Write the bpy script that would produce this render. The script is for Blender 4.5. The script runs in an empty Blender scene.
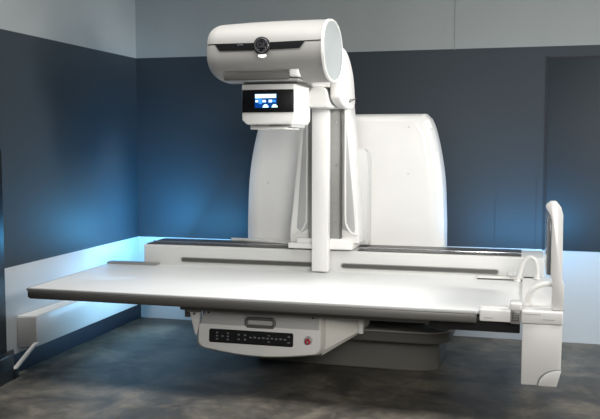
import bpy, bmesh, math, random
from mathutils import Vector, Matrix
random.seed(4)
PI = math.pi
COL = bpy.context.scene.collection

# ------------------------------------------------------------------ materials
def mat(name, col, rough=.5, metal=0., var=.06, scale=6., bump=0., emit=None, estr=0., coat=0., stretch=None):
    m = bpy.data.materials.new(name); m.use_nodes = True
    nt = m.node_tree; N = nt.nodes; L = nt.links
    b = N['Principled BSDF']
    b.inputs['Roughness'].default_value = rough
    b.inputs['Metallic'].default_value = metal
    b.inputs['Coat Weight'].default_value = coat
    tc = N.new('ShaderNodeTexCoord'); mp = N.new('ShaderNodeMapping')
    L.new(tc.outputs['Object'], mp.inputs['Vector'])
    if stretch: mp.inputs['Scale'].default_value = stretch
    nz = N.new('ShaderNodeTexNoise'); nz.inputs['Scale'].default_value = scale; nz.inputs['Detail'].default_value = 5
    L.new(mp.outputs['Vector'], nz.inputs['Vector'])
    rp = N.new('ShaderNodeValToRGB')
    rp.color_ramp.elements[0].position = .3; rp.color_ramp.elements[1].position = .7
    rp.color_ramp.elements[0].color = tuple(c*(1-var) for c in col) + (1,)
    rp.color_ramp.elements[1].color = tuple(min(1, c*(1+var)) for c in col) + (1,)
    L.new(nz.outputs['Fac'], rp.inputs['Fac']); L.new(rp.outputs['Color'], b.inputs['Base Color'])
    if bump:
        bp = N.new('ShaderNodeBump'); bp.inputs['Strength'].default_value = bump; bp.inputs['Distance'].default_value = .004
        L.new(nz.outputs['Fac'], bp.inputs['Height']); L.new(bp.outputs['Normal'], b.inputs['Normal'])
    if emit:
        b.inputs['Emission Color'].default_value = emit + (1,); b.inputs['Emission Strength'].default_value = estr
    return m

WHITE = mat('white_enamel', (.80, .79, .765), .38, var=.015, coat=.2)
TOPW  = mat('tabletop_laminate', (.80, .81, .80), .42, var=.012, coat=.15)
CREAM = mat('cream_plastic', (.66, .64, .59), .45, var=.02)
LGREY = mat('light_grey_plastic', (.44, .44, .435), .45, var=.02)
HEADM = mat('warm_grey_enamel', (.37, .36, .343), .6, var=.015)
RAILM = mat('anodised_rail', (.125, .12, .112), .45, metal=.2, var=.05, stretch=(1, 8, 8))
MGREY = mat('mid_grey_metal', (.27, .27, .26), .4, metal=.3, var=.04, stretch=(1, 8, 8))
DGREY = mat('dark_grey_metal', (.10, .097, .09), .4, metal=.4, var=.08, stretch=(1, 10, 10))
BLACK = mat('black_plastic', (.008, .008, .009), .35, var=.1)
GLASS = mat('black_glass', (.004, .004, .005), .35, var=.05)
BEAMW = mat('beam_white', (.62, .62, .60), .42, var=.015)
PEDM  = mat('pedestal_grey', (.15, .145, .128), .5, var=.03)
RED   = mat('red_button', (.45, .01, .03), .3, var=.05)
CLEAR = mat('smoke_plate', (.20, .22, .24), .2, var=.03, coat=.4)
MARK  = mat('key_print', (.22, .24, .24), .5, var=.02)
CHROME= mat('silver', (.65, .65, .66), .25, metal=.8, var=.02)
SCR_B = mat('screen_blue', (.0, .02, .10), .3, emit=(.0, .05, .28), estr=.9)
SCR_M = mat('screen_mid_blue', (.02, .1, .3), .3, emit=(.05, .33, .95), estr=1.1)
SCR_W = mat('screen_white', (.6, .8, .9), .3, emit=(.6, .9, 1.), estr=1.3)
SCR_G = mat('screen_pale_green', (.6, .8, .7), .3, emit=(.6, 1., .75), estr=1.1)
CAPM  = mat('end_cap_grey', (.42, .45, .45), .3, var=.02, coat=.3)

def wall_mat():
    """painted wall in three bands by height: white, slate, grey"""
    m = bpy.data.materials.new('banded_wall_paint'); m.use_nodes = True
    nt = m.node_tree; N = nt.nodes; L = nt.links; b = N['Principled BSDF']
    b.inputs['Roughness'].default_value = .55
    g = N.new('ShaderNodeNewGeometry'); sx = N.new('ShaderNodeSeparateXYZ'); L.new(g.outputs['Position'], sx.inputs[0])
    mr = N.new('ShaderNodeMapRange'); mr.inputs['From Min'].default_value = 0; mr.inputs['From Max'].default_value = 4
    L.new(sx.outputs['Z'], mr.inputs['Value'])
    rp = N.new('ShaderNodeValToRGB'); cr = rp.color_ramp; cr.interpolation = 'CONSTANT'
    cr.elements[0].position = 0; cr.elements[0].color = (.60, .63, .65, 1)
    cr.elements[1].position = .695/4; cr.elements[1].color = (.031, .043, .054, 1)
    e = cr.elements.new(2.205/4); e.color = (.36, .385, .378, 1)
    L.new(mr.outputs['Result'], rp.inputs['Fac'])
    nz = N.new('ShaderNodeTexNoise'); nz.inputs['Scale'].default_value = 2.2; nz.inputs['Detail'].default_value = 4
    L.new(g.outputs['Position'], nz.inputs['Vector'])
    mx = N.new('ShaderNodeMix'); mx.data_type = 'RGBA'; mx.blend_type = 'MULTIPLY'; mx.inputs['Factor'].default_value = 1
    r2 = N.new('ShaderNodeValToRGB'); r2.color_ramp.elements[0].position=.3; r2.color_ramp.elements[1].position=.7
    r2.color_ramp.elements[0].color = (.93, .93, .93, 1); r2.color_ramp.elements[1].color = (1, 1, 1, 1)
    L.new(nz.outputs['Fac'], r2.inputs['Fac'])
    L.new(rp.outputs['Color'], mx.inputs['A']); L.new(r2.outputs['Color'], mx.inputs['B'])
    L.new(mx.outputs['Result'], b.inputs['Base Color'])
    n2 = N.new('ShaderNodeTexNoise'); n2.inputs['Scale'].default_value = 90
    L.new(g.outputs['Position'], n2.inputs['Vector'])
    bp = N.new('ShaderNodeBump'); bp.inputs['Strength'].default_value = .12; bp.inputs['Distance'].default_value = .002
    L.new(n2.outputs['Fac'], bp.inputs['Height']); L.new(bp.outputs['Normal'], b.inputs['Normal'])
    return m
WALL = wall_mat()

def floor_mat():
    m = bpy.data.materials.new('mottled_concrete'); m.use_nodes = True
    nt = m.node_tree; N = nt.nodes; L = nt.links; b = N['Principled BSDF']
    g = N.new('ShaderNodeNewGeometry')
    a = N.new('ShaderNodeTexNoise'); a.inputs['Scale'].default_value = 2.4; a.inputs['Detail'].default_value = 7; a.inputs['Roughness'].default_value = .62; a.inputs['Distortion'].default_value = .6
    c = N.new('ShaderNodeTexNoise'); c.inputs['Scale'].default_value = 9; c.inputs['Detail'].default_value = 6; c.inputs['Roughness'].default_value = .65; c.inputs['Distortion'].default_value = .8
    for n in (a, c): L.new(g.outputs['Position'], n.inputs['Vector'])
    r = N.new('ShaderNodeValToRGB'); cr = r.color_ramp
    cr.elements[0].position = .40; cr.elements[0].color = (.075, .070, .062, 1)
    cr.elements[1].position = .62; cr.elements[1].color = (.20, .180, .148, 1)
    e = cr.elements.new(.5); e.color = (.125, .115, .099, 1)
    L.new(a.outputs['Fac'], r.inputs['Fac'])
    r2 = N.new('ShaderNodeValToRGB'); r2.color_ramp.elements[0].position = .35; r2.color_ramp.elements[1].position = .68
    r2.color_ramp.elements[0].color = (.62, .62, .62, 1); r2.color_ramp.elements[1].color = (1.25, 1.22, 1.15, 1)
    L.new(c.outputs['Fac'], r2.inputs['Fac'])
    mx = N.new('ShaderNodeMix'); mx.data_type = 'RGBA'; mx.blend_type = 'MULTIPLY'; mx.inputs['Factor'].default_value = 1
    L.new(r.outputs['Color'], mx.inputs['A']); L.new(r2.outputs['Color'], mx.inputs['B']); L.new(mx.outputs['Result'], b.inputs['Base Color'])
    rr = N.new('ShaderNodeMapRange'); rr.inputs['To Min'].default_value = .38; rr.inputs['To Max'].default_value = .62
    L.new(c.outputs['Fac'], rr.inputs['Value']); L.new(rr.outputs['Result'], b.inputs['Roughness'])
    bp = N.new('ShaderNodeBump'); bp.inputs['Strength'].default_value = .25; bp.inputs['Distance'].default_value = .006
    L.new(c.outputs['Fac'], bp.inputs['Height']); L.new(bp.outputs['Normal'], b.inputs['Normal'])
    return m
FLOOR = floor_mat()

# ------------------------------------------------------------------ mesh builder
class MB:
    def __init__(s): s.bm = bmesh.new(); s.mats = []
    def mi(s, m):
        if m not in s.mats: s.mats.append(m)
        return s.mats.index(m)
    def merge(s, b, m):
        i = s.mi(m)
        for f in b.faces: f.material_index = i
        me = bpy.data.meshes.new('tmp'); b.to_mesh(me); b.free()
        s.bm.from_mesh(me); bpy.data.meshes.remove(me); return s
    def box(s, x0, x1, y0, y1, z0, z1, m, bev=.004, seg=2):
        b = bmesh.new(); bmesh.ops.create_cube(b, size=1)
        for v in b.verts: v.co = Vector(((x0+x1)/2+v.co.x*(x1-x0), (y0+y1)/2+v.co.y*(y1-y0), (z0+z1)/2+v.co.z*(z1-z0)))
        if bev: bmesh.ops.bevel(b, geom=b.edges[:], offset=bev, segments=seg, profile=.5, affect='EDGES')
        return s.merge(b, m)
    def prism(s, pts, axis, a, c, m, bev=0., seg=2, scale_far=None):
        """polygon (2-D points) extruded along axis from a to c. x: pts=(y,z)  y: pts=(x,z)  z: pts=(x,y)"""
        def P(p, t):
            return Vector((t, p[0], p[1])) if axis == 'x' else Vector((p[0], t, p[1])) if axis == 'y' else Vector((p[0], p[1], t))
        b = bmesh.new()
        far = scale_far or pts
        A = [b.verts.new(P(p, a)) for p in pts]; B = [b.verts.new(P(p, c)) for p in far]
        b.faces.new(A); b.faces.new(B[::-1]); n = len(pts)
        for i in range(n): b.faces.new((A[i], B[i], B[(i+1) % n], A[(i+1) % n]))
        bmesh.ops.recalc_face_normals(b, faces=b.faces[:])
        if bev:
            es = [e for e in b.edges if len(e.link_faces) == 2 and e.calc_face_angle(0) > .5]
            bmesh.ops.bevel(b, geom=es, offset=bev, segments=seg, profile=.5, affect='EDGES')
        return s.merge(b, m)
    def cyl(s, p, q, r, m, r2=None, n=32, bev=0.):
        p = Vector(p); q = Vector(q); d = q-p
        b = bmesh.new(); bmesh.ops.create_cone(b, cap_ends=True, segments=n, radius1=r, radius2=r if r2 is None else r2, depth=d.length)
        if bev:
            es = [e for e in b.edges if len(e.link_faces) == 2 and e.calc_face_angle(0) > .8]
            bmesh.ops.bevel(b, geom=es, offset=bev, segments=2, profile=.5, affect='EDGES')
        M = Matrix.Translation((p+q)/2) @ d.to_track_quat('Z', 'Y').to_matrix().to_4x4()
        bmesh.ops.transform(b, matrix=M, verts=b.verts[:])
        return s.merge(b, m)
    def tube(s, pts, r, m, n=12, closed=False):
        """smooth tube through points (Catmull-Rom)"""
        P = [Vector(p) for p in pts]; out = []
        k = len(P); segs = k if closed else k-1
        for i in range(segs):
            p0 = P[(i-1) % k] if closed or i > 0 else P[0]; p1 = P[i]; p2 = P[(i+1) % k]; p3 = P[(i+2) % k] if closed or i+2 < k else P[-1]
            for j in range(6):
                t = j/6
                out.append(.5*((2*p1)+(-p0+p2)*t+(2*p0-5*p1+4*p2-p3)*t*t+(-p0+3*p1-3*p2+p3)*t**3))
        if not closed: out.append(P[-1])
        b = bmesh.new(); rings = []; N_ = len(out); up = None
        for i, p in enumerate(out):
            if closed: t = out[(i+1) % N_]-out[i-1]
            else: t = out[min(i+1, N_-1)]-out[max(i-1, 0)]
            t.normalize()
            if up is None: up = t.orthogonal().normalized()
            up = (up - t*up.dot(t)).normalized(); w = t.cross(up)
            rings.append([b.verts.new(p+up*math.cos(2*PI*j/n)*r+w*math.sin(2*PI*j/n)*r) for j in range(n)])
        R = len(rings)
        for i in range(R if closed else R-1):
            for j in range(n): b.faces.new((rings[i][j], rings[(i+1) % R][j], rings[(i+1) % R][(j+1) % n], rings[i][(j+1) % n]))
        if not closed: b.faces.new(rings[0][::-1]); b.faces.new(rings[-1])
        bmesh.ops.recalc_face_normals(b, faces=b.faces[:])
        return s.merge(b, m)
    def loft(s, rings, m, cap=True):
        b = bmesh.new(); V = [[b.verts.new(p) for p in r] for r in rings]; n = len(V[0])
        for i in range(len(V)-1):
            for j in range(n): b.faces.new((V[i][j], V[i+1][j], V[i+1][(j+1) % n], V[i][(j+1) % n]))
        if cap: b.faces.new(V[0][::-1]); b.faces.new(V[-1])
        bmesh.ops.recalc_face_normals(b, faces=b.faces[:])
        return s.merge(b, m)
    def grid(s, rows, m, thick=None):
        """open patch from rows of points; thick = offset vector making it a thin solid"""
        b = bmesh.new(); V = [[b.verts.new(p) for p in r] for r in rows]
        fs = []
        for i in range(len(V)-1):
            for j in range(len(V[0])-1): fs.append(b.faces.new((V[i][j], V[i+1][j], V[i+1][j+1], V[i][j+1])))
        if thick:
            r = bmesh.ops.extrude_face_region(b, geom=fs)
            for v in r['geom']:
                if isinstance(v, bmesh.types.BMVert): v.co += Vector(thick)
        bmesh.ops.recalc_face_normals(b, faces=b.faces[:])
        return s.merge(b, m)
    def text(s, body, size, M, m):
        c = bpy.data.curves.new('t', 'FONT'); c.body = body; c.size = size; c.align_x = 'CENTER'; c.align_y = 'CENTER'; c.extrude = size*.03
        o = bpy.data.objects.new('t', c); COL.objects.link(o)
        dg = bpy.context.evaluated_depsgraph_get(); me = bpy.data.meshes.new_from_object(o.evaluated_get(dg))
        b = bmesh.new(); b.from_mesh(me); bmesh.ops.transform(b, matrix=M, verts=b.verts[:])
        bpy.data.objects.remove(o); bpy.data.curves.remove(c); bpy.data.meshes.remove(me)
        return s.merge(b, m)
    def build(s, name, parent=None, smooth=35):
        org = Vector((0, 0, 0)); p = parent
        while p: org += p.location; p = p.parent
        for v in s.bm.verts: v.co -= org
        me = bpy.data.meshes.new(name); s.bm.to_mesh(me); s.bm.free()
        for m in s.mats: me.materials.append(m)
        for f in me.polygons: f.use_smooth = True
        me.set_sharp_from_angle(angle=math.radians(smooth))
        o = bpy.data.objects.new(name, me); COL.objects.link(o)
        if parent: o.parent = parent
        return o

def tag(o, label=None, cat=None, group=None, kind=None):
    for k, v in (('label', label), ('category', cat), ('group', group), ('kind', kind)):
        if v: o[k] = v
    return o
def thing(name, loc, label, cat, group=None):
    o = bpy.data.objects.new(name, None); COL.objects.link(o); o.location = loc; o.empty_display_size = .1
    return tag(o, label, cat, group)

# ------------------------------------------------------------------ setting
XL, YB, HT = -3.206, 6.516, 3.4
tag(MB().box(-5, 5, -1.5, 8, -.1, 0, FLOOR, 0).build('floor'), kind='structure')
tag(MB().box(XL-.15, 4.5, YB, YB+.15, 0, HT, WALL, 0).build('wall_back'), kind='structure')
tag(MB().box(XL-.15, XL, -1.5, YB, 0, HT, WALL, 0).build('wall_left'), kind='structure')
WALL_SHADE = mat('dark_blue_wall_shade', (.02, .03, .05), .5, var=.1)  # colour of the shaded wall foot below the trunking
tag(MB().box(XL, XL+.012, 4.3, YB, 0, .125, WALL_SHADE, .002).build('shade_strip_left'), kind='structure')  # dark strip put in for the shadow between trunking and floor
SEAM = mat('dark_seam', (.012, .016, .022), .6, var=.1)
SLATE = mat('slate_door_paint', (.027, .036, .045), .5, var=.05, scale=2)
# flush dark door leaf in the back wall, right of the table
d = MB().box(.150, 1.10, YB-.006, YB+.03, .697, 2.125, SLATE, .002).build('door_1'); tag(d, kind='structure')
t = MB()
t.box(.128, .150, YB-.004, YB+.03, .697, 2.147, SEAM, 0); t.box(.150, 1.12, YB-.004, YB+.03, 2.125, 2.14, SEAM, 0); t.box(1.10, 1.115, YB-.004, YB+.03, .697, 2.125, SEAM, 0)
tag(t.build('trim_1'), kind='structure')
for k, (x, z0, z1) in enumerate([(-.225, .70, 1.08), (-.548, 2.21, 3.3), (.075, .70, 1.25)]):
    tag(MB().box(x, x+.005, YB-.003, YB+.01, z0, z1, mat('seam_paint', (.03, .036, .045) if z1 < 2 else (.3, .32, .32), .6), 0).build('trim_%d' % (k+2)), kind='structure')
# black upright at the near end of the left wall
tag(MB().box(XL-.001, XL+.02, 4.10, 4.575, 0, 1.46, BLACK, .003).build('trim_5'), kind='structure')

# ------------------------------------------------------------------ things along the left wall
tr = thing('cable_trunking', (-3.14, 5.6, .14), 'long white boxed trunking fixed low along the left wall', 'trunking')
MB().prism([(XL+.001, 4.72), (-3.085, 4.76), (-3.085, 6.50), (XL+.001, 6.50)], 'z', .165, .372, WHITE, .006).build('casing', tr)
MB().prism([(XL+.006, 4.712), (-3.09, 4.752), (-3.09, 4.762), (XL+.006, 4.722)], 'z', .175, .362, LGREY, .002).build('end_cap', tr)
st = thing('floor_strut', (-3.13, 4.6, 0), 'slanted white metal strut between the black block and the end of the wall trunking', 'strut')
MB().tube([(-3.10, 4.79, .185), (-3.10, 4.74, .175), (-3.135, 4.62, .08), (-3.145, 4.58, .055)], .014, WHITE).build('bar', st)
MB().box(-3.175, -3.12, 4.545, 4.60, .0, .06, BLACK, .003).build('foot_plate', st)
bb = MB().prism([(XL+.013, 4.30), (-3.185, 4.30), (-3.185, 4.64), (XL+.013, 4.70)], 'z', 0, .03, BLACK, .004)
bb.prism([(XL+.013, 4.30), (-3.10, 4.30), (-3.12, 4.54), (XL+.013, 4.66)], 'z', 0, .17, BLACK, .008)
tag(bb.build('floor_block'), 'low black block on the floor at the left edge under the white strut', 'block')

# ------------------------------------------------------------------ x-ray table
XR = .197
tb = thing('xray_table', (-1.2, 5.3, 0), 'long white x-ray table with grey rails, centre pedestal and control console', 'table')
YF, YBK = 4.5, 5.66
# tabletop: slim slab, tiny front lip
p = MB(); p.prism([(-2.985, YF+.012), (-.24, YF+.012), (-.24, YF+.06), (.09, YF+.06), (.09, 5.72), (-1.0, 5.70), (-3.02, YBK)], 'z', .575, .602, TOPW, .006)
p.build('tabletop', tb)
p = MB(); p.box(-2.985, -.245, YF, YF+.016, .588, .604, LGREY, .003); p.build('edge_lip', tb)
p = MB(); p.box(-2.975, -.24, YF-.004, YF+.05, .545, .587, RAILM, .004); p.box(-2.97, -.243, YF+.006, YF+.05, .538, .548, DGREY, .002)
p.build('accessory_rail', tb)
p = MB(); p.box(-3.02, -2.62, 5.60, 5.67, .598, .618, MGREY, .004); p.build('rear_edge_strip', tb)
p = MB(); p.prism([(-2.995, YF+.03), (-2.99, YF+.03), (-3.023, YBK-.02), (-3.028, YBK-.02)], 'z', .56, .6, MGREY, .001); p.build('end_strip', tb)
# underframe
p = MB(); p.box(-2.0, -.50, 4.60, 4.68, .50, .56, DGREY, .005); p.box(-.50, -.015, 4.58, 4.70, .478, .56, BLACK, .005); p.box(-.50, -.015, 4.70, 5.40, .478, .56, DGREY, .005); p.box(-2.8, .10, 5.45, 5.60, .44, .57, LGREY, .006)
p.box(-1.95, -1.85, 4.65, 5.5, .50, .565, DGREY, .004); p.box(-.6, -.5, 4.65, 5.5, .50, .565, DGREY, .004); p.box(.0, .08, 4.65, 5.5, .50, .565, DGREY, .004)
p.box(-1.9, .05, 4.7, 5.5, .545, .57, DGREY, .003)
p.build('underframe', tb)
p = MB(); p.cyl((-2.72, 5.38, .455), (-2.66, 5.38, .455), .055, BLACK, bev=.006); p.cyl((-2.66, 5.38, .455), (-2.30, 5.42, .455), .022, LGREY, bev=.002); p.build('drive_motor', tb)
# longitudinal frame beam behind the tabletop
ZR = .748
def slot(x0, x1, z0, z1, n=8):
    r = (z1-z0)/2; zc = (z0+z1)/2; o = []
    for i in range(n+1):
        a = PI/2+PI*i/n; o.append((x0+r+r*math.cos(a), zc+r*math.sin(a)))
    for i in range(n+1):
        a = -PI/2+PI*i/n; o.append((x1-r+r*math.cos(a), zc+r*math.sin(a)))
    return o
p = MB(); p.box(-2.75, .13, 5.67, 6.05, .50, ZR, BEAMW, .01, 3); p.build('frame_beam', tb)
for x0, x1 in ((-2.45, -1.43), (-1.24, -.16)):
    p = MB(); p.prism(slot(x0, x1, .628, .664), 'y', 5.664, 5.674, MGREY, .002); p.prism(slot(x0+.01, x1-.01, .634, .658), 'y', 5.662, 5.668, DGREY, 0); p.build('guide_slot', tb)
for x0, x1 in ((-2.74, -1.60), (-1.13, -.02)):
    p = MB(); p.box(x0, x1, 5.70, 5.80, ZR-.002, ZR+.006, DGREY, .002); p.box(x0, x1, 5.81, 5.83, ZR, ZR+.012, CHROME, .002)
    p.box(x0, x1, 5.84, 6.03, ZR-.002, ZR+.008, DGREY, .002); p.build('track_cover', tb)
# pedestal
p = MB(); p.prism([(-1.78, 5.42), (-.70, 5.40), (-.60, 5.43), (-.53, 5.48), (-.53, 6.0), (-1.78, 6.0)], 'z', 0.0, .26, PEDM, .012, 3); p.build('pedestal', tb)
arc = [(-.60+.16*math.sin(a), 5.36-.16*math.cos(a)+.0) for a in [i*PI/2/8 for i in range(9)]]
p = MB(); p.prism([(-1.75, 5.20)]+arc+[(-.44, 5.9), (-1.75, 5.9)], 'z', .235, .305, PEDM, .01, 3)
p.prism([(-1.74, 5.19)]+[(x, y-.008) for x, y in arc]+[(-.436, 5.6), (-1.74, 5.6)], 'z', .303, .313, CREAM, .003)  # paler sheet paints the lit top edge of the grey cover
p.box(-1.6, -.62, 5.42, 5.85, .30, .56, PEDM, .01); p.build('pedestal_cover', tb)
# control console hung under the front edge
cons = MB()
def csec(x0, x1, y, zt, zb, sag, n=14):
    """rounded-bottom outline"""
    r = .05; o = [(x0+.04*(zt-.39)/.1, zt), (x1, zt)]
    for i in range(5):
        a = -i*PI/2/4; o.append((x1-r+r*math.cos(a), zb+.02+r+r*math.sin(a)))
    for i in range(1, n):
        t = i/n; x = x1-r+(x0+r-x1+r)*t; o.append((x, zb+.02-sag*math.sin(PI*t)))
    for i in range(5):
        a = -PI/2-i*PI/2/4; o.append((x0+r+r*math.cos(a), zb+.02+r+r*math.sin(a)))
    return o
def cons_ring(x0, x1, y, zt, zb, sag, ysl=0):
    return [Vector((px, y+(zt-pz)*ysl, pz)) for px, pz in csec(x0, x1, y, zt, zb, sag)]
rings = [cons_ring(-1.925, -1.150, 4.725, .49, .232, .03, -.10), cons_ring(-1.945, -1.135, 4.745, .498, .222, .032, -.08), cons_ring(-1.95, -1.10, 4.85, .50, .235, .02, 0), cons_ring(-1.92, -.93, 5.10, .505, .32, .01, 0)]
cons.loft(rings, CREAM); co = cons.build('control_console', tb, 40)
SL = .10
def cf(x, z, off=.0): return Vector((x, 4.725-(.49-z)*SL-off, z))
def cquad(mb, pts, m, th=.003, off=.001):
    b = bmesh.new(); A = [b.verts.new(cf(x, z, off+th)) for x, z in pts]; B = [b.verts.new(cf(x, z, -.002)) for x, z in pts]; n = len(pts)
    b.faces.new(A); b.faces.new(B[::-1])
    for i in range(n): b.faces.new((A[i], B[i], B[(i+1) % n], A[(i+1) % n]))
    bmesh.ops.recalc_face_normals(b, faces=b.faces[:]); return mb.merge(b, m)
def rrect(x0, x1, z0, z1, r, n=5, tilt=0.):
    o = []
    for cx, cz, a0 in ((x1-r, z1-r, 0), (x0+r, z1-r, PI/2), (x0+r, z0+r, PI), (x1-r, z0+r, 3*PI/2)):
        for i in range(n+1):
            a = a0+i*PI/2/n; x = cx+r*math.cos(a); o.append((x, cz+r*math.sin(a)+(x-x0)*tilt))
    return o
p = MB(); cquad(p, [(-1.912, .400), (-1.165, .400), (-1.165, .486), (-1.884, .486)], LGREY); p.build('upper_fascia', co)
p = MB(); o_ = [q for q in csec(-1.922, -1.153, 0, .398, .236, .03)]; cquad(p, o_, WHITE, .004); p.build('front_fascia', co)
kp = MB(); cquad(kp, rrect(-1.852, -1.318, .290, .372, .012), BLACK, .007)
for i in range(30):
    pass
def mark(x, z, w, h): cquad(kp, [(x-w, z-h), (x+w, z-h), (x+w, z+h), (x-w, z+h)], MARK, .009)
for cx in (-1.80, -1.765, -1.73):
    mark(cx, .331, .006, .004)
    if cx != -1.765: mark(cx, .350, .006, .004); mark(cx, .312, .006, .004)
for cx in (-1.66, -1.62):
    mark(cx, .345, .006, .004); mark(cx, .318, .006, .004)
for i in range(9): mark(-1.585+.027*i, .332+.002*(i % 2), .007, .004)
mark(-1.47, .350, .006, .003); mark(-1.47, .312, .006, .003); mark(-1.345, .35, .007, .004); mark(-1.345, .315, .007, .004)
kp.build('key_panel', co)
p = MB(); hp = rrect(-1.665, -1.475, .395, .452, .027)
p.tube([cf(x, z, .012) for x, z in rrect(-1.615, -1.435, .402, .448, .022, 3)], .010, RAILM, closed=True); p.build('pull_handle', co)
p = MB(); c0 = cf(-1.225, .336, 0); c1 = cf(-1.225, .336, .012); c2 = cf(-1.225, .332, .03)
p.cyl(c0, c1, .026, LGREY, bev=.002); p.build('button_collar', co)
p = MB(); p.cyl(cf(-1.226, .332, .008), c2, .017, RED, bev=.004); p.cyl(c2, c2+Vector((0, -.001, 0)), .007, MARK); tag(p.build('stop_button', co), 'red stop button')
for x in (-1.86, -1.20):
    p = MB(); p.cyl(cf(x, .468, 0), cf(x, .468, .006), .006, BLACK, bev=.001); p.build('screw', co)
p = MB(); p.prism([(-1.145, 4.9), (-.905, 4.88), (-.885, 4.90), (-.885, 5.1), (-1.145, 5.1)], 'z', .375, .52, CREAM, .004); 
# side wing of the console with its pale vertical edge
w = MB(); w.prism([(-.945, 4.80), (-.915, 4.80), (-.915, 4.86), (-.945, 4.86)], 'z', .372, .515, WHITE, .004); w.build('side_wing', co)
b = bmesh.new()
L1 = [(-1.137, 4.76, .498), (-1.137, 4.74, .275), (-1.16, 4.75, .235), (-1.16, 5.0, .26), (-1.137, 5.1, .498)]
w = MB(); w.loft([[Vector(q) for q in L1], [Vector(q) for q in [(-.935, 4.83, .512), (-.935, 4.83, .385), (-.935, 4.85, .372), (-.98, 5.1, .372), (-.98, 5.11, .512)]]], CREAM); w.build('side_fairing', co)
p.bm.free()
# tapered bracket left of the console
p = MB(); p.prism([(-2.015, .475), (-1.945, .475), (-1.965, .345), (-1.975, .325), (-1.985, .345)], 'y', 4.70, 4.735, WHITE, .004); p.box(-2.03, -1.945, 4.69, 4.80, .47, .50, MGREY, .003)
p.box(-2.055, -2.025, 4.72, 4.78, .43, .54, DGREY, .003); p.cyl((-1.98, 4.698, .46), (-1.98, 4.69, .46), .008, MGREY); p.box(-1.935, -1.925, 4.72, 4.9, .4, .54, BLACK, .002)  # last thin black plate stands in for the shaded gap beside the console
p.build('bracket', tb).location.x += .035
# right end block, latch and end skirt
p = MB(); p.box(-.225, -.060, YF-.006, YF+.07, .553, .618, WHITE, .007, 3); p.box(-.20, -.155, YF-.008, YF, .572, .578, LGREY, .001)
p.prism([(-.225, YF+.05), (-.04, YF+.05), (-.04, YF+.11), (-.225, YF+.09)], 'z', .60, .625, WHITE, .004); p.build('rail_end_piece', tb)
p = MB(); p.box(-.068, -.008, YF-.022, YF+.09, .62, .662, WHITE, .008, 3); p.box(-.064, -.012, YF-.016, YF+.05, .548, .625, MGREY, .006); p.box(-.056, -.020, YF-.020, YF-.012, .565, .61, DGREY, .003)
for i in range(4): p.box(-.052, -.024, YF-.023, YF-.018, .572+.009*i, .576+.009*i, MGREY, 0)
p.build('latch', tb)
p = MB(); p.box(-.010, XR+.005, YF-.008, 5.66, .553, .622, WHITE, .008, 3); p.box(.10, .16, YF-.010, YF, .578, .582, LGREY, .001); p.box(.0, .09, YF-.010, YF, .604, .608, LGREY, .001); p.build('end_block', tb)
p = MB(); foot = [(-.004, .222), (XR-.02, .226), (XR, .30), (XR+.003, .551), (-.004, .551)]
p.prism(foot, 'y', YF-.002, 5.62, WHITE, .006, 2); p.build('end_skirt', tb)
fa = [(.09+.0, .2255)]+[(XR+.002-.112*math.cos(a)**.9, .226+.085*math.sin(a)) for a in [i*PI/2/10 for i in range(0, 11)]]
fa = [(XR-.020, .224)] + [(XR+.003-.115*math.cos(a), .224+.088*math.sin(a)) for a in [i*PI/2/10 for i in range(11)]]
p = MB(); p.prism(fa, 'y', YF-.010, YF+.12, WHITE, .003); p.tube([(x-.003, YF-.004, z+.003) for x, z in fa[1:]], .0035, MGREY, n=6); p.build('corner_foot', tb)
# ------------------------------------------------------------------ foot board
fb = thing('footboard', (.17, 4.8, .62), 'upright white board with chamfered top at the right end of the table', 'board')
prof = [(.145, .626), (.145, .78), (.136, .80), (.136, 1.09), (.128, 1.125), (.104, 1.165), (.108, 1.183), (.128, 1.198), (.156, 1.199), (.180, 1.168), (.191, 1.13), (.194, .78), (.205, .765), (.205, .626)]
p = MB(); p.prism(prof, 'y', 4.515, 4.60, WHITE, .006, 2); p.build('front_upright', fb)
p = MB(); p.box(.115, .150, 4.595, 5.10, .80, 1.10, CLEAR, .005); tag(p.build('infill_plate', fb), 'smoky grey plate'); 
# ------------------------------------------------------------------ hand grips (two hoops) and a knob
g = thing('hand_grip', (.0, 4.75, .602), 'curved white hoop grip nearest the front at the right end of the table', 'grip', 'hoop grips at the right end')
p = MB(); p.tube([(.022, 4.63, .623), (.026, 4.63, .665), (.05, 4.63, .715), (.10, 4.64, .742), (.145, 4.65, .745)], .016, WHITE); p.build('hoop', g)
p = MB(); p.cyl((.022, 4.63, .623), (.022, 4.63, .638), .026, WHITE, bev=.003); p.build('socket', g)
g = thing('hand_grip', (.05, 5.50, .602), 'curved white hoop grip standing at the rear edge of the table beside the footboard', 'grip', 'hoop grips at the right end')
p = MB(); p.tube([(-.040, 5.56, .603), (-.022, 5.56, .67), (.0, 5.56, .735), (.04, 5.56, .765), (.075, 5.56, .735), (.085, 5.56, .67), (.082, 5.56, .623)], .014, WHITE); p.build('hoop', g)
p = MB(); p.cyl((-.040, 5.56, .603), (-.040, 5.56, .612), .024, WHITE, bev=.003); p.build('socket', g); p = MB(); p.cyl((.082, 5.56, .623), (.082, 5.56, .634), .024, WHITE, bev=.003); p.build('socket', g)
kn = thing('locking_knob', (-.07, 5.60, .602), 'small white locking knob on the rear edge of the tabletop', 'knob')
p = MB(); p.cyl((-.075, 5.62, .623), (-.075, 5.62, .630), .012, WHITE); p.build('stem', kn)
p = MB(); p.cyl((-.075, 5.62, .628), (-.075, 5.62, .655), .030, WHITE, bev=.006); p.build('cap', kn)
rs = MB(); rs.box(-.30, .115, 5.60, 5.66, .598, .622, WHITE, .004); rs.box(-.30, .115, 5.592, 5.602, .596, .610, DGREY, .002); rs.build('rear_rail', tb)

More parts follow.
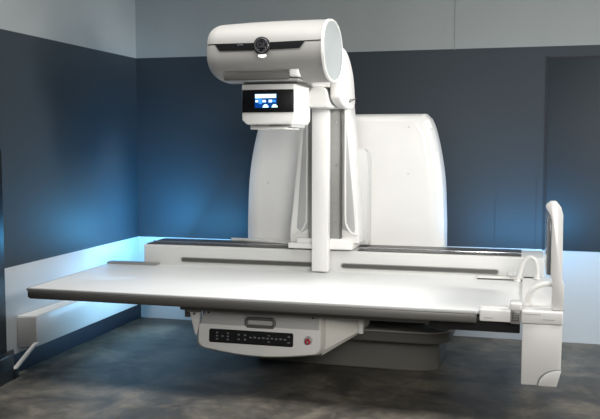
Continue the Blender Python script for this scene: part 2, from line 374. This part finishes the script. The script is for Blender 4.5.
# ------------------------------------------------------------------ rear shell panel
rp = thing('rear_panel', (-1.31, 6.2, 0), 'large pale curved shell panel standing behind the tube column', 'panel')
def smooth_poly(P, n=6):
    out = []
    for i in range(len(P)-1):
        p0 = P[max(i-1, 0)]; p1 = P[i]; p2 = P[i+1]; p3 = P[min(i+2, len(P)-1)]
        for j in range(n):
            t = j/n; out.append(tuple(.5*(2*p1[k]+(p2[k]-p0[k])*t+(2*p0[k]-5*p1[k]+4*p2[k]-p3[k])*t*t+(-p0[k]+3*p1[k]-3*p2[k]+p3[k])*t**3) for k in (0, 1)))
    return out+[P[-1]]
right = smooth_poly([(-.545, .0), (-.545, .76), (-.549, 1.0), (-.562, 1.24), (-.592, 1.44), (-.630, 1.60), (-.662, 1.68)]) + [(-.70, 1.718)]
left = [(-2.62-x, z) for x, z in right][::-1]
outl = right+left
def inset(P, d, cz=1.0):
    o = []
    for x, z in P: o.append((-1.31+(x+1.31)*(1-d/.77), z if z < .05 else z-(d*.55 if z > 1.6 else 0)))
    return o
rings = []
for y, dd in ((6.30, .0), (6.16, 0.), (6.13, .01), (6.10, .045), (6.085, .085), (6.08, .12)):
    rings.append([Vector((x, y, z)) for x, z in inset(outl, dd)])
p = MB(); p.loft(rings, WHITE); p.build('shell', rp, 30).location.x = -.018
for x, z in ((-.83, 1.28), (-.83, 1.62), (-1.90, 1.2)):
    p = MB(); p.cyl((x, 6.082, z), (x, 6.076, z), .008, CREAM, n=12); p.build('fastener', rp)
# skirt plate lying on the beam behind the column, left side
p = MB(); p.prism([(-2.20, 6.06), (-1.66, 5.90), (-1.66, 6.07), (-2.14, 6.07)], 'z', .752, .772, WHITE, .003); p.build('skirt', tb)

# ------------------------------------------------------------------ tube stand
ts = thing('tube_stand', (-1.37, 5.75, .75), 'tall white x-ray tube column with barrel head and touch screen', 'x-ray stand')
p = MB(); p.box(-1.618, -1.155, 5.64, 6.06, .761, .800, WHITE, .006); p.box(-1.56, -1.175, 5.655, 6.04, .79, .835, WHITE, .008); p.build('base_plate', ts)
p = MB(); p.box(-1.432, -1.315, 5.585, 5.655, .61, 1.76, WHITE, .005); tag(p.build('front_post', ts)); 
p = MB(); p.box(-1.475, -1.245, 5.665, 5.72, .80, 1.80, MGREY, .003); p.box(-1.250, -1.244, 5.66, 5.70, .80, 1.80, DGREY, .001)
for z in (.95, 1.35, 1.65): p.cyl((-1.275, 5.668, z), (-1.275, 5.660, z), .006, CHROME, n=10)
p.build('guide_channel', ts)
# side covers: tapered shells with an inset field bounded by a raised curved bead
zb, zt = .80, 1.80
def cover(sgn, xo_b, xo_t, xi, field, bead, name):
    xs = sorted
    A = [(xi, zb), (xo_b, zb), (xo_b-sgn*.004, .90), ((xo_b+xo_t)/2-sgn*.004, 1.36), (xo_t, zt), (xi, zt)]
    p = MB(); p.prism(A, 'y', 5.715, 5.99, WHITE, .006); o = p.build(name, ts)
    q = MB(); q.prism(field, 'y', 5.709, 5.718, LGREY, .002); q.build('inset_field', o)
    q = MB(); q.tube(bead, .007, WHITE, n=8); q.build('curved_bead', o)
cover(1, -1.120, -1.215, -1.245,
      [(-1.241, .90), (-1.16, .865), (-1.150, .90), (-1.165, 1.10), (-1.222, 1.72), (-1.241, 1.76)],
      [(-1.243+.02, 5.708, 1.76), (-1.222, 5.708, 1.40), (-1.220, 5.708, 1.00), (-1.210, 5.708, .925), (-1.175, 5.708, .875), (-1.13, 5.708, .860)], 'side_cover')
cover(-1, -1.625, -1.525, -1.475,
      [(-1.479, .90), (-1.54, .865), (-1.572, .90), (-1.560, 1.10), (-1.515, 1.72), (-1.479, 1.76)],
      [(-1.495, 5.708, 1.76), (-1.497, 5.708, 1.40), (-1.50, 5.708, 1.00), (-1.512, 5.708, .925), (-1.545, 5.708, .875), (-1.60, 5.708, .860)], 'side_cover')
p = MB(); bk = [(-1.5, .763), (-1.10, .763), (-1.10, 1.36), (-1.11, 1.43), (-1.15, 1.47), (-1.5, 1.47)]
p.prism(bk, 'y', 5.93, 6.075, BEAMW, .012, 3); p.build('rear_cover', ts)
# shoulder carrying the head
sh = [(5.30, 1.80), (5.30, 2.10), (5.38, 2.125), (5.52, 2.10), (5.64, 2.035), (5.72, 1.95), (5.765, 1.84), (5.77, 1.765), (5.62, 1.735), (5.42, 1.755)]
p = MB(); p.prism(smooth_poly(sh+[sh[0]], 4)[:-1], 'x', -1.238, -1.165, WHITE, .014, 3)
sh2 = [(y, max(z, 1.865)) for y, z in sh if z > 1.86 or y < 5.5]; sh2 = [(5.30, 1.865), (5.30, 2.10), (5.38, 2.125), (5.52, 2.10), (5.64, 2.035), (5.72, 1.95), (5.72, 1.865)]
p.prism(sh2, 'x', -1.50, -1.230, WHITE, .012, 3); p.box(-1.50, -1.22, 5.60, 5.76, 1.74, 1.90, WHITE, .01)
so = p.build('shoulder', ts)
p = MB(); p.prism([(5.55, 1.775), (5.79, 1.812), (5.79, 1.818), (5.55, 1.787)], 'x', -1.30, -1.160, DGREY, .001); p.cyl((-1.168, 5.58, 1.79), (-1.155, 5.58, 1.79), .012, MGREY, n=16); p.build('joint', so)
p = MB(); sx_ = .055; ap = [(-1.44, 1.735), (-1.305, 1.735), (-1.305, 1.80)]+[(-1.3725+.0675*math.cos(a), 1.815+.06*math.sin(a)) for a in [i*PI/12 for i in range(1, 12)]]+[(-1.44, 1.80)]
p.prism([(x+sx_, z) for x, z in ap], 'y', 5.30, 5.63, BEAMW, .008, 3); p.build('post_cap', ts)

# tube head: a barrel lying along x
HX0, HX1 = -1.925, -1.165; YC, ZC, NE = 5.068, 2.07, 2.6
def hsec(x):
    t = (x-HX0)/(HX1-HX0)
    e = max(0., 1-(x-HX0)/.085); k = math.sqrt(max(0, 1-e*e))     # rounded left end
    q = 1-min(1, t*1.6); a = .265*(.70+.30*k)*(1-.10*q*q); b = .186*(.66+.34*k); bt = b*(1-.09*q**1.5)
    return a, bt, b*(1.02-.12*e)
def hexp(x): return 2.75-.5*(x-HX0)/(HX1-HX0)
def hpt(x, th, grow=0.):
    a, bt, bb = hsec(x); c, s_ = math.cos(th), math.sin(th); n = 2/hexp(x)
    y = YC-(a+grow)*math.copysign(abs(c)**n, c); b = bt if s_ > 0 else bb
    return Vector((x, y, ZC+(b+grow)*math.copysign(abs(s_)**n, s_)))
def hfront(x, z, off=0.):
    a, bt, bb = hsec(x); b = bt if z > ZC else bb; q = min(1, abs(z-ZC)/b)
    return Vector((x, YC-a*(1-q**hexp(x))**(1/hexp(x))-off, z))
xs = [HX0+.085*(1-math.cos(i*PI/2/10)) for i in range(11)]+[HX0+.085+(HX1-HX0-.085)*i/14 for i in range(1, 15)]
TH = [2*PI*i/72 for i in range(72)]
p = MB(); p.loft([[hpt(x, t) for t in TH] for x in xs], HEADM); hd = p.build('tube_head', ts, 40)
# right end: white rim and inset grey disc
p = MB(); p.loft([[hpt(HX1-.012, t, .001) for t in TH], [hpt(HX1-.008, t, .004)+Vector((0, 0, 0)) for t in TH], [hpt(HX1-.001, t, .002)+Vector((.006, 0, 0)) for t in TH], [hpt(HX1-.001, t, -.010)+Vector((.007, 0, 0)) for t in TH], [hpt(HX1-.001, t, -.012) for t in TH]], WHITE); p.build('end_rim', hd)
p = MB(); p.loft([[hpt(HX1-.001, t, -.011) for t in TH], [hpt(HX1-.001, t, -.013)+Vector((.005, 0, 0)) for t in TH], [hpt(HX1-.001, t, -.06)+Vector((.011, 0, 0)) for t in TH], [hpt(HX1-.001, t, -.12)+Vector((.013, 0, 0)) for t in TH]], CAPM); p.build('end_cap', hd)
# dark slit across the front
def zs(x): return 2.100+.008*max(0, (x+1.55)/.4)+.004*max(0, (-1.6-x)/.3)
def strip(x0, x1, lo, hi, m, off=.004, n=40, nz=3):
    rows = []
    for i in range(n+1):
        x = x0+(x1-x0)*i/n; a, b_ = lo(x), hi(x)
        rows.append([hfront(x, a+(b_-a)*j/nz, off) for j in range(nz+1)])
    return rows
p = MB()
wide = lambda x: min(1, max(.0, (x+1.845)/.03), max(0., (-1.275-x)/.03))
p.grid(strip(-1.845, -1.275, lambda x: zs(x)-.003-.040*wide(x), zs, BLACK), BLACK, (0, .012, 0))
p.grid(strip(HX0+.006, HX1-.012, lambda x: zs(x)-.004, lambda x: zs(x)+.001, BLACK, .002), BLACK, (0, .008, 0))
p.build('dark_slit', hd)
p = MB(); 
for i, w_ in enumerate((.006, .004, .007)): x = -1.69+i*.013; p.grid([[hfront(x-w_/1.5, zs(x)-.012, .006), hfront(x-w_/1.5, zs(x)-.007, .006)], [hfront(x+w_/1.5, zs(x)-.012, .006), hfront(x+w_/1.5, zs(x)-.007, .006)]], MARK, (0, .001, 0))
p.build('small_print', hd)
EX, EZ = -1.538, 2.083; ey = hfront(EX, EZ).y
p = MB(); p.cyl((EX, ey+.01, EZ), (EX, ey-.016, EZ), .052, BLACK, bev=.004, n=48)
def ringpts(r, y, n=24): return [(EX+r*math.cos(2*PI*i/n), y, EZ+r*math.sin(2*PI*i/n)) for i in range(n)]
EM = mat('emblem_silver', (.16, .16, .17), .3, metal=.5, var=.02)
p.tube(ringpts(.041, ey-.016), .0028, EM, n=6, closed=True)
Mx = Matrix.Translation((EX, ey-.017, EZ)) @ Matrix.Rotation(PI/2, 4, 'X')
p.text('GE', .042, Mx, EM)
for k in range(4):      # curled flourishes round the monogram
    a0 = k*PI/2+PI/4
    p.tube([(EX+r*math.cos(a0+da), ey-.017, EZ+r*math.sin(a0+da)) for r, da in ((.036, -.55), (.031, -.3), (.033, 0), (.031, .3), (.026, .4))], .0016, EM, n=5)
tag(p.build('emblem', hd), 'round black emblem with silver monogram')
GLINT = mat('painted_glint', (.9, .9, .88), .3, emit=(1, .97, .92), estr=1.6)  # glowing white that paints the highlight below the emblem, no lamp there
p = MB(); p.grid([[hfront(x, EZ-.062-.008*(1-((x-EX)/.026)**2), .005), hfront(x, EZ-.054+.012*((x-EX)/.026)**2*0, .005)] for x in [EX-.024+.048*i/8 for i in range(9)]], GLINT, (0, .006, 0)); p.build('painted_glint', hd)
# grey bar low on the front, pale clip beside it
p = MB(); p.box(-1.80, -1.385, 4.850, 4.99, 1.886, 1.932, RAILM, .006); p.box(-1.80, -1.385, 4.860, 4.99, 1.928, 1.937, HEADM, .002); p.build('light_bar', hd)
p = MB(); p.box(-1.81, -1.335, 4.874, 5.0, 1.880, 1.892, LGREY, .003); p.build('lower_lip', hd)
p = MB(); p.box(-1.383, -1.325, 4.845, 4.92, 1.900, 1.948, WHITE, .009, 3); p.build('clip', hd)
# collimator box below the head
cb = MB(); cpts = [(-1.715, 1.868), (-1.385, 1.868), (-1.378, 1.86), (-1.378, 1.645), (-1.400, 1.618), (-1.690, 1.618), (-1.720, 1.645), (-1.722, 1.86)]
cb.prism(cpts, 'y', 4.955, 5.34, WHITE, .008, 3); cbo = cb.build('collimator_box', ts)
p = MB(); p.box(-1.716, -1.384, 4.947, 4.962, 1.692, 1.832, GLASS, .003); gp = p.build('display_glass', cbo)
p = MB(); YS = 4.945
def sr(x0, x1, z0, z1, m, k=1): p.box(x0, x1, YS-.0006*k, YS+.004, z0, z1, m, 0)
X0, X1, Z0, Z1 = -1.632, -1.490, 1.720, 1.806
sr(X0, X1, Z0, Z1, SCR_B); sr(X0+.002, X1-.004, Z1-.026, Z1-.002, SCR_W, 2); sr(X0+.002, X0+.03, Z1-.034, Z1-.026, SCR_M, 2)
sr(X0+.004, X0+.022, Z1-.052, Z1-.038, SCR_W, 2); sr(X0+.026, X0+.046, Z1-.062, Z1-.030, SCR_M, 3); sr(X0+.050, X0+.072, Z1-.052, Z1-.038, SCR_W, 2)
sr(X0+.090, X0+.112, Z1-.053, Z1-.037, SCR_W, 2); sr(X0+.115, X0+.136, Z1-.052, Z1-.038, SCR_M, 2)
for cx, m_ in ((X0+.070, SCR_W), (X0+.128, SCR_G)):
    p.prism([(cx+.019*math.cos(a), Z0+.002+.020*math.sin(a)) for a in [i*PI/10 for i in range(11)]], 'y', YS-.0012, YS+.002, m_)
tag(p.build('touch_screen', cbo), 'small lit blue screen')
p = MB(); p.box(-1.68, -1.41, 5.0, 5.32, 1.600, 1.620, LGREY, .003); p.box(-1.675, -1.44, 4.985, 5.30, 1.588, 1.600, WHITE, .003); p.box(-1.55, -1.42, 4.99, 5.05, 1.608, 1.618, MGREY, .002); p.build('filter_tray', cbo)
p = MB(); p.box(-1.70, -1.355, 4.93, 5.36, 1.876, 1.884, MGREY, .002); p.box(-1.705, -1.360, 4.945, 5.35, 1.866, 1.872, DGREY, .001); p.build('swivel_plate', cbo)

# ------------------------------------------------------------------ light
def area(name, loc, target, size, power, col=(1, 1, 1), sy=None, spread=None):
    l = bpy.data.lights.new(name, 'AREA'); l.energy = power; l.color = col; l.size = size
    if sy: l.shape = 'RECTANGLE'; l.size_y = sy
    if spread: l.spread = spread
    o = bpy.data.objects.new(name, l); COL.objects.link(o); o.location = loc
    o.rotation_euler = (Vector(target)-Vector(loc)).to_track_quat('-Z', 'Y').to_euler(); return o
def point(name, loc, power, col, r=.05):
    l = bpy.data.lights.new(name, 'POINT'); l.energy = power; l.color = col; l.shadow_soft_size = r
    o = bpy.data.objects.new(name, l); COL.objects.link(o); o.location = loc; return o
area('key_light', (2.4, 4.3, 2.7), (-1.3, 5.5, .9), 1.2, 58, (1, .98, .95), spread=math.radians(140))
area('ceiling_light', (-1.6, 4.3, 3.3), (-1.6, 4.9, 0), 3.0, 31, (1, .99, .97), .8, spread=math.radians(95))
area('side_light', (1.3, 4.5, 2.0), (-1.35, 5.35, 1.78), .4, 3.5, (1, .99, .97), spread=math.radians(32))
area('front_light', (.5, .9, 2.1), (-.85, 5.2, .8), 1.2, 12.5, (1, .97, .93), spread=math.radians(60))
BLUE = (.09, .50, 1.)
area('blue_light', (-2.72, 6.05, .80), (-3.25, 6.1, 1.15), .35, 12, BLUE, .2)
area('blue_light', (-2.62, 6.12, .79), (-2.7, 6.52, 1.08), .7, 5, BLUE, .15)
area('blue_light', (-.02, 6.12, .79), (-.02, 6.52, 1.08), .7, 4.5, BLUE, .15)
area('blue_light', (-2.6, 5.75, .38), (-3.2, 5.75, .42), .8, 6, (.35, .68, 1.), .2)
area('blue_light', (.75, 5.7, .75), (.55, 6.5, .45), .8, 4, (.42, .70, 1.), .4)
w = bpy.data.worlds.new('world'); bpy.context.scene.world = w; w.use_nodes = True
w.node_tree.nodes['Background'].inputs[0].default_value = (.62, .70, .78, 1); w.node_tree.nodes['Background'].inputs[1].default_value = .13

# ------------------------------------------------------------------ camera
cam = bpy.data.cameras.new('camera'); co_ = bpy.data.objects.new('camera', cam); COL.objects.link(co_)
cam.sensor_width = 36; cam.lens = 833/600*36; cam.clip_start = .05
co_.location = (0, 0, 1.5); co_.rotation_euler = (math.radians(90-4.530), 0, math.radians(15.181))
bpy.context.scene.camera = co_
bpy.context.scene.view_settings.view_transform = 'Standard'
